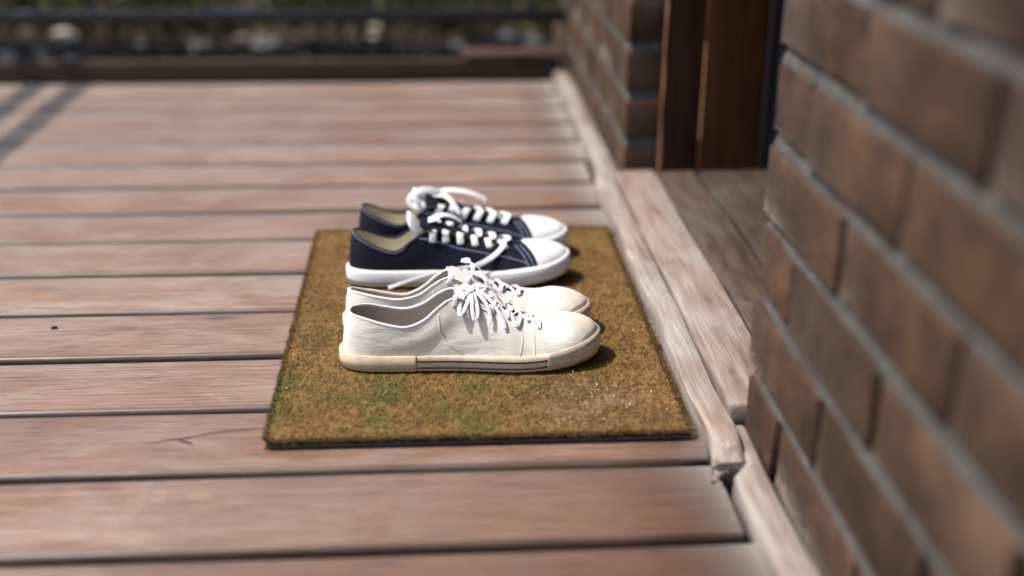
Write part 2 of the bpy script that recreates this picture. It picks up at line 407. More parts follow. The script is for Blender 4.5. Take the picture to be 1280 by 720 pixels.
# ------------------------------------------------------------------ door sill, frame, door
def plank_mesh(x0, x1, y0, y1, z0, z1, bev, cuts=50, wob=.0012, ragged=0, tilt=0):
    bm = bmesh.new(); o = MB().box((x0, y0, z0), (x1, y1, z1), bev, 3)
    me0 = mesh('t', o.v, o.f); bm.from_mesh(me0)
    e = [e for e in bm.edges if abs(e.verts[0].co.y-e.verts[1].co.y) > .1]
    bmesh.ops.subdivide_edges(bm, edges=e, cuts=cuts)
    p = random.uniform(0, 6)
    for v in bm.verts:
        s_ = 1 if v.co.x < (x0+x1)/2 else .5
        v.co.x += s_*wob*(math.sin(v.co.y*17+p)+.6*math.sin(v.co.y*41+2*p))
        v.co.z += .5*wob*math.sin(v.co.y*13+p*3)+random.uniform(-.3, .3)*wob+tilt*(v.co.x-x0)
        if ragged and v.co.y < y0+.034 and v.co.z > z0+.004: v.co.z -= .017*((y0+.034-v.co.y)/.034)**1.3
        if ragged and v.co.y < y0+.02:
            v.co += Vector((random.uniform(-1, 1), random.uniform(-.6, 1.6), random.uniform(-1.2, .3)))*ragged
    me = bpy.data.meshes.new('plank'); bm.to_mesh(me); bm.free(); return me
sill = empty('door_sill', (.36, 1.6, 0)); tag(sill, 'weathered pale timber door sill beside the coir mat with a rotted near end', 'door sill')
def part(name, me, mat, root, smooth=True):
    o = link(name, me, mat, root, smooth)
    o.matrix_parent_inverse = Matrix.Translation(root.location).inverted() if root else Matrix()
    return o
part('nosing', plank_mesh(.2885, .3215, 1.088, YF-.003, .001, .029, .0035, 60, .0018, .0022), M_SILL, sill)
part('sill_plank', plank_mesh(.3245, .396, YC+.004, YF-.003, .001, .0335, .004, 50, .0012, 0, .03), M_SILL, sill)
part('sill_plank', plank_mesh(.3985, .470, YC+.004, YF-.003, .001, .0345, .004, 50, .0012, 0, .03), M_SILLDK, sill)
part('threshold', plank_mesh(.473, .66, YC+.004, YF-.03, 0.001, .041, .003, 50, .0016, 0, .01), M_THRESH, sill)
# dirt lodged where the sill's broken end meets the deck
dirt = MB()
for i in range(110):
    x, y = .304+random.gauss(0, .007), 1.074+random.gauss(0, .010); r = random.uniform(.001, .0035)
    a = random.uniform(0, 6)
    dirt.add([(x+r*math.cos(a+t*2.1), y+r*math.sin(a+t*2.1), .0015) for t in range(3)]+[(x, y, r*.9+.0015)], [(0, 1, 3), (1, 2, 3), (2, 0, 3)])
tag(dirt.build('dirt_crumbs', M_CRACK), 'dark dirt crumbs collected at the rotted end of the sill', kind='stuff')

frame = empty('door_frame', (.45, YF, 0)); tag(frame, 'dark brown timber door frame with painted-in sunlit edges at the far side of the doorway', 'door frame')
o = MB().box((.404, YF-.016, .034), (.472, YF+.06, 2.1), .003); part('post', mesh('post', o.v, o.f), M_FRAME, frame)
o = MB().box((.4725, YF-.030, .036), (.578, YF+.06, 2.1), .003); part('lining_board', mesh('lining_board', o.v, o.f), M_DOOR, frame)
def worn(x0, x1, y, za, zb, amp):  # thin pale strip standing in for sun caught along a frame arris
    N = 60; vs = []
    for i in range(N+1):
        z = za+(zb-za)*i/N; wv = (x1-x0)*(.65+.35*math.sin(i*.9)+amp*random.uniform(-.4, .4))
        vs += [(x0, y+.004, z), (x0, y-.0012, z), (x0+wv, y-.0012, z), (x0+wv, y+.004, z)]
    f = []
    for i in range(N):
        for q in range(3): f.append((i*4+q, i*4+q+1, i*4+q+5, i*4+q+4))
    return mesh('lit_edge', vs, f)
part('lit_edge', worn(.4025, .4075, YF-.016, .036, 1.2, .6), M_LITEDGE, frame)
part('lit_edge', worn(.4715, .4745, YF-.030, .10, .27, 1.2), M_LITEDGE, frame)
sd = empty('screen_door', (.6, YF, 0)); tag(sd, 'nearly black screen door edge standing between the door frame and the nearest wall', 'door')
o = MB().box((.5795, YF-.036, .045), (.597, YF+.05, 2.09), .002); part('stile', mesh('stile', o.v, o.f), M_BLACKMETAL, sd)
o = MB().box((.5985, YF-.046, .045), (.660, YF+.05, 2.09), .002); part('edge_trim', mesh('edge_trim', o.v, o.f), M_NAVY, sd)
dr = empty('timber_door', (.68, 1.6, 0)); tag(dr, 'dark brown panelled timber door shut at the back of the doorway', 'door')
o = MB().box((.665, YC-.05, .045), (.705, YF+.06, 2.1), .003); part('door_leaf', mesh('door_leaf', o.v, o.f), M_DOOR, dr)
for za, zb in ((.2, .9), (1.05, 1.9)):
    o = MB().box((.655, YC+.15, za), (.664, YF-.2, zb), .003); part('door_panel', mesh('door_panel', o.v, o.f), M_DOOR, dr)

kb = link('edge_beam', plank_mesh(-1.48, 1.48, -.02, .02, -.06, .050, .006, 2, .0005), M_BEAM, None, True); kb.location = (-1.16, 3.024, 0)
tag(kb, 'long dark timber edge beam closing the far end of the deck', 'beam')
# plank lying on the far end of the deck
o = plank_mesh(-.13, .13, -.045, .035, 0, .018, .004, 4, .0008)
pk = link('timber_plank', o, M_OFFCUT, None, True); pk.location = (.205, 3.035, .0525); pk.rotation_euler.z = .03
tag(pk, 'short reddish timber plank lying on the dark edge beam beside the wall', 'plank')

# ------------------------------------------------------------------ railings
YR = 3.085
rl = empty('metal_railing', (-.9, YR, 0)); tag(rl, 'black metal railing along the far end of the deck with upright bars', 'railing')
o = MB().box((-2.7, YR-.016, .133), (.335, YR+.016, .163), .003); part('bottom_rail', mesh('bottom_rail', o.v, o.f), M_BLACKMETAL, rl)
o = MB().box((-2.7, YR-.022, .96), (.335, YR+.022, 1.0), .004); part('top_rail', mesh('top_rail', o.v, o.f), M_BLACKMETAL, rl)
bal = MB().tube([(0, 0, .163), (0, 0, .96)], .0075, 10); bme = mesh('bar', bal.v, bal.f); bme.materials.append(M_BLACKMETAL)
for i in range(22):
    x = -2.62+.137*i
    b = bpy.data.objects.new('bar', bme); COL.objects.link(b); b.parent = rl; b.location = (x+.9, 0, 0)
for x in (-1.23,):
    o = MB().box((x-.022, YR-.0225, -.16), (x+.022, YR+.0225, 1.02), .003); part('post', mesh('post', o.v, o.f), M_BLACKMETAL, rl)
hr = empty('timber_handrail', (-1.39, 2, 0)); tag(hr, 'timber handrail along the left deck edge whose two rails shade the boards', 'railing')
for z in (.99, .80):
    o = MB().box((-1.43, .4, z-.022), (-1.39, 3.17, z+.022), .004); part('rail', mesh('rail', o.v, o.f), M_BOARD, hr)
for y in (.5, 3.13):
    o = MB().box((-1.44, y-.04, .003 if y < 3 else -.16), (-1.352, y+.04, 1.06), .004); part('post', mesh('post', o.v, o.f), M_BOARD, hr)

# ------------------------------------------------------------------ garden plants
def leaves(npts, fn, size, mat, name, parent):
    vs = np.empty((npts*4, 3)); 
    p = fn(npts); d = rng.normal(size=(npts, 3)); d /= np.linalg.norm(d, axis=1)[:, None]
    e = np.cross(d, rng.normal(size=(npts, 3))); e /= np.linalg.norm(e, axis=1)[:, None]
    s_ = rng.uniform(.6, 1.2, (npts, 1))*size
    vs[0::4] = p-d*s_; vs[1::4] = p+e*s_*.42; vs[2::4] = p+d*s_; vs[3::4] = p-e*s_*.42
    fs = [(4*i, 4*i+1, 4*i+2, 4*i+3) for i in range(npts)]
    me = mesh(name, vs, fs); return link(name, me, mat, parent)
def shrub(loc, hgt, rad, z0, label, nl=3600):
    root = empty('shrub', loc); tag(root, label, 'shrub', 'shrubs behind the railing')
    st = MB()
    for i in range(3):
        a = i*1.6+random.random(); st.tube(catmull([(.03*math.cos(a), .03*math.sin(a), 0), (.1*math.cos(a), .1*math.sin(a), hgt*.3), (.22*math.cos(a), .22*math.sin(a), hgt*.75)], 5), [.009-.0005*q for q in range(11)], 7)
    st.build('stem', M_STEM, root, True)
    cl = rng.normal(size=(70, 3)); cl /= np.linalg.norm(cl, axis=1)[:, None]; cl *= rng.uniform(.35, 1, (70, 1))
    def fn(n):
        i = rng.integers(0, 70, n); q = cl[i]+rng.normal(size=(n, 3))*.14
        return q*np.array([rad, rad*.8, (hgt-z0)/2])+np.array([0, 0, (hgt+z0)/2])
    leaves(nl, fn, .045, M_LEAF, 'foliage', root)
spec = [(-2.45, 3.95, 2.5), (-1.7, 4.02, 2.4), (-.95, 3.92, 2.5), (-.2, 4.0, 2.4), (.55, 3.95, 2.5)]
for (x, y, h), lab in zip(spec, ('at the far left', 'second from the left', 'in the middle', 'second from the right', 'nearest the brick wall')):
    shrub((x, y, -.16), h*.5, .52, .40, 'dark green shrub standing behind the black railing, '+lab+' of its row')
def low(loc, rad, h, mat, name, label, cat, nl=700, size=.03, group=None):
    root = empty(name, loc); tag(root, label, cat, group)
    st = MB()
    for i in range(7):
        a = i*.9; st.tube([(0, 0, 0), (rad*.5*math.cos(a), rad*.5*math.sin(a), h*.7)], .003, 5)
    st.build('stem', M_STEM, root)
    def fn(n):
        q = rng.normal(size=(n, 3)); q /= np.linalg.norm(q, axis=1)[:, None]; q *= rng.uniform(.3, 1, (n, 1))
        q[:, 2] = abs(q[:, 2])
        return q*np.array([rad, rad, h])
    leaves(nl, fn, size, mat, 'foliage', root)
lows = [(-1.95, 4.75), (-1.45, 4.8), (-1.0, 4.7), (-.5, 4.8), (-.05, 4.7), (.4, 4.78)]
words = ['at the far left end', 'second from the left', 'third from the left', 'third from the right', 'second from the right', 'nearest the house wall']
for (x, y), wd in zip(lows, words):
    low((x, y, -.16), .30, .36, M_LEAF2, 'low_bush', 'low olive green bush seen under the railing, '+wd+' of its row', 'bush', 900, .035, 'low bushes behind the railing')
low((-.03, 3.62, -.16), .05, .07, M_YELLOW, 'yellow_plant', 'small yellow leaved plant in the dark bed behind the railing', 'plant', 90, .016)
def stone(px, Y, rx, rz, label, mat=None):
    z = -.15
    bm = bmesh.new(); bmesh.ops.create_icosphere(bm, subdivisions=2, radius=1)
    r = random.Random(int(px*7)); 
    for v in bm.verts:
        v.co *= 1+r.uniform(-.38, .3); v.co = Vector((v.co.x*rx, v.co.y*rx*.8, v.co.z*rz*.8))
    me = bpy.data.meshes.new('garden_stone'); bm.to_mesh(me); bm.free()
    o = link('garden_stone', me, mat or M_STONE); o.location = (px, Y, z+rz*.6); o.rotation_euler.z = r.uniform(0, 3)
    tag(o, label, 'stone', 'pale stones in the garden bed')
# (image x, image y) of each stone on the bed plane
def on_plane(px, py, z):
    d = fw+rt*((px-640)/F_PX)-up*((py-360)/F_PX); t = (z-CAM_H)/d.z
    return Vector((0, 0, CAM_H))+d*t
for px, py, rx, rz, lab, mt in (
        (80, 41, .052, .045, 'large pale stone with bright top in the bed, behind the left end of the railing', None),
        (7, 64, .035, .03, 'blue grey stone at the left edge of the view behind the railing', M_STONE_BLUE),
        (52, 66, .022, .018, 'smaller grey stone close behind the deck, left of a similar one', M_STONE_BLUE),
        (88, 65, .024, .02, 'smaller grey stone close behind the deck, right of a similar one', M_STONE_BLUE),
        (176, 48, .026, .022, 'small pale stone alone in the dark bed, right of the large one', None),
        (250, 50, .045, .03, 'flat dull pinkish stone in the bed left of the middle', None),
        (332, 51, .062, .045, 'wide pale stone left of the middle of the bed', None),
        (455, 40, .045, .025, 'dim grey stone far back in the bed near the middle', None),
        (572, 50, .03, .025, 'small grey stone right of the yellow plant', None),
        (632, 40, .036, .03, 'pale stone left of a brighter one by the house wall', None),
        (664, 48, .045, .035, 'bright pale stone nearest the house wall', None)):
    p = on_plane(px, py, -.12); stone(p.x, p.y, rx*.85, rz*.75, lab, mt)

# ------------------------------------------------------------------ doormat
MX0, MX1, MY0, MY1 = -.192, .282, 1.158, 1.846
def coir_mat(base=False):
    m = Mat('coir'); g_ = m.n('ShaderNodeNewGeometry'); v = m.tc.outputs['Object']
    c = m.ramp(m.noise(v, 500, 2) if base else g_.outputs['Random Per Island'], [(0, (.066, .034, .011)), (.4, (.168, .094, .031)), (.8, (.250, .153, .055)), (.93, (.28, .19, .09)), (1, (.50, .38, .26))])
    n1 = m.noise(v, 11, 6, .7, .5); n2 = m.noise(v, 46, 5, .7)
    c = m.mix(c, m.ramp(n2, [(.34, (.58, .54, .50)), (.6, (1.1, 1.06, 1.0))]), .85, 'MULTIPLY')
    # mossy green patch towards the near left corner
    sp = m.n('ShaderNodeSeparateXYZ'); m.L(v, sp.inputs[0])
    gd = m.n('ShaderNodeVectorMath', operation='DISTANCE'); m.L(v, gd.inputs[0]); gd.inputs[1].default_value = (-.10, -.225, .01)
    near = m.ramp(gd.outputs['Value'], [(.07, 1.0), (.30, 0.0)])
    mo = m.mix(near, m.ramp(n1, [(.44, 0.0), (.60, 1.0)]), 1.0, 'MULTIPLY')
    c = m.mix(c, (.070, .078, .016), m.mix(mo, m.ramp(n2, [(.35, .35), (.55, .95)]), 1.0, 'MULTIPLY'))
    # greyish worn patch right of the shoe
    ge = m.n('ShaderNodeVectorMath', operation='DISTANCE'); m.L(v, ge.inputs[0]); ge.inputs[1].default_value = (.13, -.275, .01)
    wo = m.mix(m.ramp(ge.outputs['Value'], [(.0, .8), (.09, 0.0)]), m.ramp(n2, [(.45, 0.0), (.65, 1.0)]), 1.0, 'MULTIPLY')
    c = m.mix(c, (.17, .14, .115), wo)
    m.set(c, .8, None, .25)
    if not base:      # thin fibres let light through
        tr = m.n('ShaderNodeBsdfTranslucent'); m.L(c, tr.inputs[0]); ad = m.n('ShaderNodeMixShader'); ad.inputs[0].default_value = .5
        m.L(m.b.outputs[0], ad.inputs[1]); m.L(tr.outputs[0], ad.inputs[2]); m.L(ad.outputs[0], m.nt.nodes['Material Output'].inputs[0])
    return m.m
M_COIR = coir_mat(); M_COIRB = coir_mat(True)
mat_ = empty('doormat', ((MX0+MX1)/2, (MY0+MY1)/2, 0)); tag(mat_, 'brown coir doormat with black rubber backing under the four shoes', 'doormat')
hx, hy = (MX1-MX0)/2, (MY1-MY0)/2
o = MB(); o.box((-hx+.006, -hy-.0005, .0015), (hx-.004, hy-.004, .0062), .002); o.build('rubber_backing', M_RUBBER, mat_)
o = MB(); NX, NY = 100, 140; vs = []
for j in range(NY+1):
    for i in range(NX+1):
        e = min(i, NX-i, j, NY-j)
        vs.append((-hx+.0012+(2*hx-.0024)*i/NX, -hy+.0022+(2*hy-.0034)*j/NY, (.0105 if e > 0 else (.0025 if (i == 0 or i == NX) else .0075))+rng.uniform(-.0012, .0012)))
o.add(vs, [(j*(NX+1)+i, j*(NX+1)+i+1, (j+1)*(NX+1)+i+1, (j+1)*(NX+1)+i) for j in range(NY) for i in range(NX)])
tag(o.build('coir_base', M_COIRB, mat_), kind='stuff')
NF = 130000
x = rng.uniform(-hx+.001, hx-.001, NF); y = rng.uniform(-hy+.001, hy-.001, NF)
edge = rng.random(NF) < .13; sel = np.where(edge)[0]
sd_ = rng.integers(0, 4, len(sel))
ex = np.abs(rng.normal(0, .004, len(sel)))+.0004
x[sel] = np.where(sd_ == 0, -hx+ex, np.where(sd_ == 1, hx-ex, x[sel])); y[sel] = np.where(sd_ == 2, -hy+ex, np.where(sd_ == 3, hy-ex, y[sel]))
cx_, cy_ = np.abs(x)-(hx-.014), np.abs(y)-(hy-.014)      # rounded corners
out = (cx_ > 0) & (cy_ > 0) & (np.hypot(cx_, cy_) > .014)
kx = np.hypot(cx_, cy_); x = np.where(out, np.sign(x)*(hx-.014+cx_/kx*.013), x); y = np.where(out, np.sign(y)*(hy-.014+cy_/kx*.013), y)
a = rng.uniform(0, 2*math.pi, NF)
a[sel] = np.arctan2(np.where(sd_ == 2, -1., np.where(sd_ == 3, 1., 0)), np.where(sd_ == 0, -1., np.where(sd_ == 1, 1., 0)))+rng.normal(0, 1.3, len(sel))
ln = rng.uniform(.0025, .0072, NF); lean = rng.uniform(.45, 1.05, NF)*ln
hh = np.sqrt(np.maximum(ln**2-lean**2*.8, 1e-6)); wv = rng.uniform(.00014, .00034, NF)
b0 = np.column_stack([x, y, np.full(NF, .0075)+rng.uniform(0, .0025, NF)])
d = np.column_stack([np.cos(a)*lean, np.sin(a)*lean, hh]); sdv = np.column_stack([-np.sin(a+.6), np.cos(a+.6), np.zeros(NF)])*wv[:, None]
V = np.empty((NF*6, 3)); curl = np.column_stack([np.cos(a+1.2)*ln*.15, np.sin(a+1.2)*ln*.15, hh*.12])
V[0::6] = b0-sdv; V[1::6] = b0+sdv; V[2::6] = b0+d*.55+curl+sdv; V[3::6] = b0+d*.55+curl-sdv; V[4::6] = b0+d+sdv*.5; V[5::6] = b0+d-sdv*.5
# keep fibres out from under the soles' footprint later by simply being short
Fq = np.empty((NF*2, 4), np.int32); ii = np.arange(NF)*6
Fq[0::2] = np.column_stack([ii, ii+1, ii+2, ii+3]); Fq[1::2] = np.column_stack([ii+3, ii+2, ii+4, ii+5])
me = bpy.data.meshes.new('coir_fibres'); me.vertices.add(len(V)); me.vertices.foreach_set('co', V.ravel())
me.loops.add(NF*8); me.loops.foreach_set('vertex_index', Fq.ravel()); me.polygons.add(NF*2)
me.polygons.foreach_set('loop_start', np.arange(NF*2)*4); me.polygons.foreach_set('loop_total', np.full(NF*2, 4)); me.update(calc_edges=True)
tag(link('coir_fibres', me, M_COIR, mat_), kind='stuff')
# bits of lint and grit caught in the pile
lt = MB()
for i in range(90):
    if i < 35: px, py = rng.normal(.13, .05), rng.normal(-.275, .03)
    else: px, py = rng.uniform(-hx+.01, hx-.01), rng.uniform(-hy+.01, hy-.01)
    px = min(max(px, -hx+.01), hx-.01); py = min(max(py, -hy+.01), hy-.01)
    r = rng.uniform(.0006, .0019); aa = rng.uniform(0, 6)
    lt.add([(px+r*math.cos(aa)*1.8, py+r*math.sin(aa)*1.8, .0145), (px+r*math.cos(aa+2), py+r*math.sin(aa+2), .0145), (px+r*math.cos(aa+4), py+r*math.sin(aa+4), .0145), (px, py, .0145+r)], [(0, 1, 3), (1, 2, 3), (2, 0, 3)])
tag(lt.build('lint', plain('lint', (.42, .33, .23), .9, .2), mat_), kind='stuff')

# ------------------------------------------------------------------ shoes
def canvas(name, col, dirt, wv=.12, weave=900, dirtamt=.5):
    m = Mat(name); v = m.tc.outputs['Object']
    n1 = m.noise(v, 22, 5, .6, .4); n2 = m.noise(v, weave, 2, .5)
    n3 = m.noise(m.mapping((18, 60, 55)), 1.5, 5, .6, 1.0)
    c = m.mix(col, dirt, m.ramp(n1, [(.40, 0.0), (.72, dirtamt)]))
    c = m.mix(c, m.ramp(n2, [(.3, 1-wv), (.7, 1.0)]), 1.0, 'MULTIPLY')
    nb = m.bump(n3, .24, .005, m.bump(n2, .4, .0006))
    return m.set(c, .85, nb, .15)
M_WCANVAS = canvas('white_canvas', (.73, .69, .62), (.55, .46, .36))
M_WCAP = canvas('white_cap_canvas', (.70, .66, .60), (.52, .40, .29), dirtamt=.75)
M_DCANVAS = canvas('navy_canvas', (.0085, .0102, .0195), (.022, .026, .042), .35)
M_WLINING = canvas('grey_lining', (.42, .37, .33), (.3, .25, .21))
M_DLINING = canvas('cream_lining', (.62, .54, .33), (.5, .42, .24))
M_WTRIM = canvas('white_trim', (.74, .70, .68), (.6, .52, .48))
M_DTRIM = canvas('navy_trim', (.022, .024, .036), (.06, .065, .085))
def scuffed(name, col, grime, scale=30, amt=.6):
    m = Mat(name); v = m.tc.outputs['Object']; n = m.noise(v, scale, 6, .65, .6); n2 = m.noise(m.mapping((40, 40, 160)), 2.2, 5, .6)
    c = m.mix(col, grime, m.ramp(n, [(.42, 0.0), (.72, amt)])); c = m.mix(c, grime, m.ramp(n2, [(.56, 0.0), (.68, amt)]))
    return m.set(c, m.ramp(n, [(.3, .45), (.7, .7)]), m.bump(n2, .25, .001), .35)
M_CREAM = scuffed('aged_rubber', (.54, .46, .34), (.30, .22, .14))
M_TAN = scuffed('heel_rubber', (.53, .44, .31), (.30, .22, .13))
M_BUMPER = scuffed('toe_rubber', (.45, .38, .285), (.25, .19, .13), 45, .7)
M_WRUB = scuffed('white_rubber', (.70, .70, .70), (.50, .48, .46), 38, .45)
M_WLACE = plain('white_lace', (.70, .70, .70), .85, .15, .06, 900, .5, .0005)
M_OLDLACE = plain('old_lace', (.70, .66, .68), .9, .15, .14, 120, .5, .0006)
M_LAVENDER = plain('lavender_lace', (.58, .57, .72), .9, .15, .15, 120, .5, .0006)
M_MAROON = plain('maroon_stripe', (.055, .016, .014), .6)
M_DSTRIPE = plain('dark_stripe', (.05, .05, .07), .5)
M_BLUE = plain('blue_stitch', (.26, .31, .46), .8, .2, .2, 500)
M_STITCH = plain('tan_stitch', (.42, .33, .25), .85, .2, .2, 400)
M_EYE = plain('eyelet_metal', (.55, .55, .55), .35, .5, Metallic=.8)
M_BROWNTONGUE = plain('shaded_gap', (.12, .065, .05), .9, .2)

def tongue_mat():      # old canvas tongue: shade under the laces painted in as brown
    m = Mat('shaded_tongue'); sp = m.n('ShaderNodeSeparateXYZ'); m.L(m.tc.outputs['Object'], sp.inputs[0])
    n = m.noise(m.tc.outputs['Object'], 120, 3); c = m.mix((.66, .62, .57), (.10, .055, .045), m.ramp(sp.outputs[0], [(.166, 0.0), (.178, .95)]))
    return m.set(c, .9, m.bump(n, .3, .001), .15)
M_WTONGUE = tongue_mat()
OUT_LAT = [(0, 0), (.008, -.019), (.035, -.031), (.08, -.0345), (.14, -.0375), (.19, -.0445), (.225, -.0485), (.255, -.0475), (.283, -.0415), (.304, -.029), (.316, -.0135), (.3205, .004)]
OUT_MED = [(0, 0), (.008, .0185), (.035, .030), (.08, .030), (.14, .0305), (.19, .039), (.225, .0445), (.255, .0450), (.283, .0405), (.304, .0325), (.316, .0205), (.3205, .004)]
def dense(pts):
    # tangent at heel/toe is across: extend by mirrored neighbours
    c = np.array([list(p) for p in catmull([(p[0], p[1], 0) for p in pts], 12)])[:, :2]
    s_ = np.concatenate([[0], np.cumsum(np.linalg.norm(np.diff(c, axis=0), axis=1))]); return np.column_stack([s_/s_[-1], c])
def outline_side(side):
    # closed smooth loop so that heel and toe are round, then take one side
    loop = OUT_LAT+OUT_MED[-2:0:-1]; n = len(loop); L = []
    for i in range(n):
        P = [Vector((*loop[(i+j) % n], 0)) for j in (-1, 0, 1, 2)]
        for k in range(12):
            t = k/12; a, b, c, d_ = P
            L.append(.5*((2*b)+(c-a)*t+(2*a-5*b+4*c-d_)*t*t+(3*b-a-3*c+d_)*t**3))
    L = np.array([[v.x, v.y] for v in L]); it = 11*12
    c = L[:it+1] if side == 0 else np.vstack([L[it:], L[:1]])[::-1]
    s_ = np.concatenate([[0], np.cumsum(np.linalg.norm(np.diff(c, axis=0), axis=1))]); return np.column_stack([s_/s_[-1], c])
OS = [outline_side(0), outline_side(1)]
def outl(side, p):
    t = OS[side]; return np.array([np.interp(p, t[:, 0], t[:, 1]), np.interp(p, t[:, 0], t[:, 2])])
def out_n(side, p):
    e = 1e-3
    d_ = outl(side, min(1, p+e))-outl(side, max(0, p-e)); d_ /= np.linalg.norm(d_)
    nrm = np.array([d_[1], -d_[0]])
    if side == 1: nrm = -nrm
    if p <= 0: nrm = np.array([-1., 0])
    if p >= 1: nrm = np.array([1., 0])
    return nrm

class Shoe:
    def __init__(s, name_label, loc, rz, mirror, st):
        s.st = st; s.k = -1 if mirror else 1
        s.root = empty('canvas_shoe', loc, rz); tag(s.root, name_label, 'shoe', st['group'])
        s.T = [smooth_tab(st['T']), smooth_tab([(q[0], q[1], -q[2]*st.get('medy', 1), q[3]) for q in st['T']])]
        d_ = st.get('slump', 0)
        if d_:
            s.T[0][:, 3] -= d_*np.interp(s.T[0][:, 0], [.0, .12, .3, .4, .47], [0, .8, 1, .7, 0]); s.T[1][:, 3] += .3*d_*np.interp(s.T[1][:, 0], [.0, .1, .3, .42], [0, .5, 1, 0])
        for sd in (0, 1):   # toes bend to the inner side
            xx = s.T[sd][:, 1]; s.T[sd][:, 2] += .004*np.clip((xx-.2)/.1, 0, 1)
    def spring(s, x): return s.st['spring']*np.clip((x-.205)/.115, 0, 1)**1.6
    def hs(s, x): 
        b = s.st['sole']; return b+s.st['toe_up']*np.clip((x-.25)/.06, 0, 1)**1.2*1.0
    def top(s, sd, p): return np.array([np.interp(p, s.T[sd][:, 0], s.T[sd][:, i]) for i in (1, 2, 3)])
    def S(s, sd, p, v, off=0.0):
        o = outl(sd, p); nrm = out_n(sd, p); o = o-nrm*.0028
        zb = s.spring(o[0])+s.hs(o[0])-.005
        B = np.array([o[0], o[1], zb]); T = s.top(sd, p)
        k = float(np.interp(p, [0, .15, .4, .52, .7, .82, 1], [.26, .14, .06, .14, .50, .88, 1.0]))
        th = v*math.pi/2
        e = float(np.interp(p, [.7, .85, 1], [1, .8, .72]))
        a = (1-k)*v+k*(1-max(0, math.cos(th))**e); b = (1-k)*v+k*math.sin(th)**e
        q = B.copy(); q[:2] += (T[:2]-B[:2])*a; q[2] += (T[2]-B[2])*b
        # belly of the side wall and soft creases
        bl = s.st['belly']*math.sin(v*math.pi)*(1-k)
        q[:2] += nrm*bl
        cr = s.st['crease']
        if cr:
            x = q[0]
            wv = math.sin(x*150+v*5+sd*2)*.0011*math.exp(-((x-.215)/.03)**2)+math.sin(x*60-v*9+1+sd)*.0009*math.exp(-((x-.12)/.06)**2)
            wv *= cr*math.sin(v*math.pi)
            q[2] += wv; q[:2] += nrm*wv
        return q
    def N(s, sd, p, v):
        e = 2e-3
        a = s.S(sd, min(1, p+e), v)-s.S(sd, max(0, p-e), v); b = s.S(sd, p, min(1, v+e))-s.S(sd, p, max(0, v-e))
        c = np.cross(a, b); c /= max(1e-9, np.linalg.norm(c))
        if sd == 1: c = -c
        if c[2] < -.3 or (np.dot(c[:2], out_n(sd, p)) < -.2 and c[2] < .5): c = -c
        return c
    def V(s, q): return (q[0], q[1]*s.k, q[2])
    def patch(s, name, mat, sides, ps, vs, off=0.0, rev=False):
        mb = MB()
        for sd in sides:
            g_ = []
            for p in ps:
                for v in vs:
                    q = s.S(sd, p, v)
                    if off: q = q+s.N(sd, p, v)*off
                    g_.append(s.V(q))
            nv = len(vs); f = []
            for i in range(len(ps)-1):
                for j in range(nv-1):
                    t = (i*nv+j, (i+1)*nv+j, (i+1)*nv+j+1, i*nv+j+1)
                    if (sd == 1) ^ (s.k < 0) ^ rev: t = t[::-1]
                    f.append(t)
            mb.add(g_, f)
        me = mesh(name, mb.v, mb.f); bm = bmesh.new(); bm.from_mesh(me)
        bmesh.ops.remove_doubles(bm, verts=bm.verts, dist=.0004); bm.to_mesh(me); bm.free()
        return link(name, me, mat, s.root, True)
    def line(s, name, mat, sd, pts, r, off=.0004, m=6):
        """tube that follows surface points (p, v)"""
        path = []
        for (p0, v0), (p1, v1) in zip(pts[:-1], pts[1:]):
            for i in range(m):
                t = i/m; path.append((p0+(p1-p0)*t, v0+(v1-v0)*t))
        path.append(pts[-1])
        w_ = [s.V(s.S(sd, p, v)+s.N(sd, p, v)*off) for p, v in path]
        return MB().tube(w_, r, 6).build(name, mat, s.root, True)
    def loop(s, n=140):
        """(side, p) around the outline, heel -> lateral -> toe -> medial -> heel"""
        return [(0, i/n) for i in range(n)]+[(1, 1-i/n) for i in range(n)]
    def band(s, name, mat, prof, lp=None, closed=True, caps=False):
        """prof(x) -> list of (outward offset, z) ; swept round the outline"""
        lp = lp or s.loop(); ring = []; m = None
        for sd, p in lp:
            o = outl(sd, p); nr = out_n(sd, p); pr = prof(o[0]); m = len(pr)
            for off, z in pr: ring.append(s.V((o[0]+nr[0]*off, o[1]+nr[1]*off, z)))
        n = len(lp); f = []
        for i in range(n if closed else n-1):
            for j in range(m-1):
                t = (i*m+j, ((i+1) % n)*m+j, ((i+1) % n)*m+j+1, i*m+j+1)
                f.append(t if s.k > 0 else t[::-1])
        if closed and caps:
            f.append(tuple(i*m for i in range(n))[::s.k*-1]); f.append(tuple(i*m+m-1 for i in range(n))[::s.k])
        if not closed:
            f.append(tuple(range(m))); f.append(tuple((n-1)*m+j for j in range(m))[::-1])
        return MB_add(ring, f).build(name, mat, s.root, True)
    def build(s):
        st = s.st; sp, hs = s.spring, s.hs
        # soles
        s.band('outsole', M_RUBBER, lambda x: [(-.012, sp(x)-.0), (-.0035, sp(x)), (-.0022, sp(x)+.003), (-.006, sp(x)+.0034)], caps=True)
        def prof(x):
            z, h = sp(x)+.0026, hs(x); b = st['bump']*np.clip((x-.255)/.03, 0, 1)
            return [(-.003, z), (-.0005+b*.3, z+.0012), (.0006+b, z+.25*h), (.0010+b*1.1, z+.55*h), (.0006+b, z+.86*h), (-.0008+b, z+.97*h), (-.003, z+h)]
        s.band('sole', st['msole'], prof, caps=True)
        for fz, p0, p1, sd, t in st['stripes']:
            lp = [(sd, p0+(p1-p0)*i/80) for i in range(81)]
            s.band('sole_stripe', st['mstripe'], lambda x: [(-.001, sp(x)+.0026+hs(x)*fz-t), (.0017, sp(x)+.0026+hs(x)*fz-t), (.0017, sp(x)+.0026+hs(x)*fz+t), (-.001, sp(x)+.0026+hs(x)*fz+t)], lp, False)
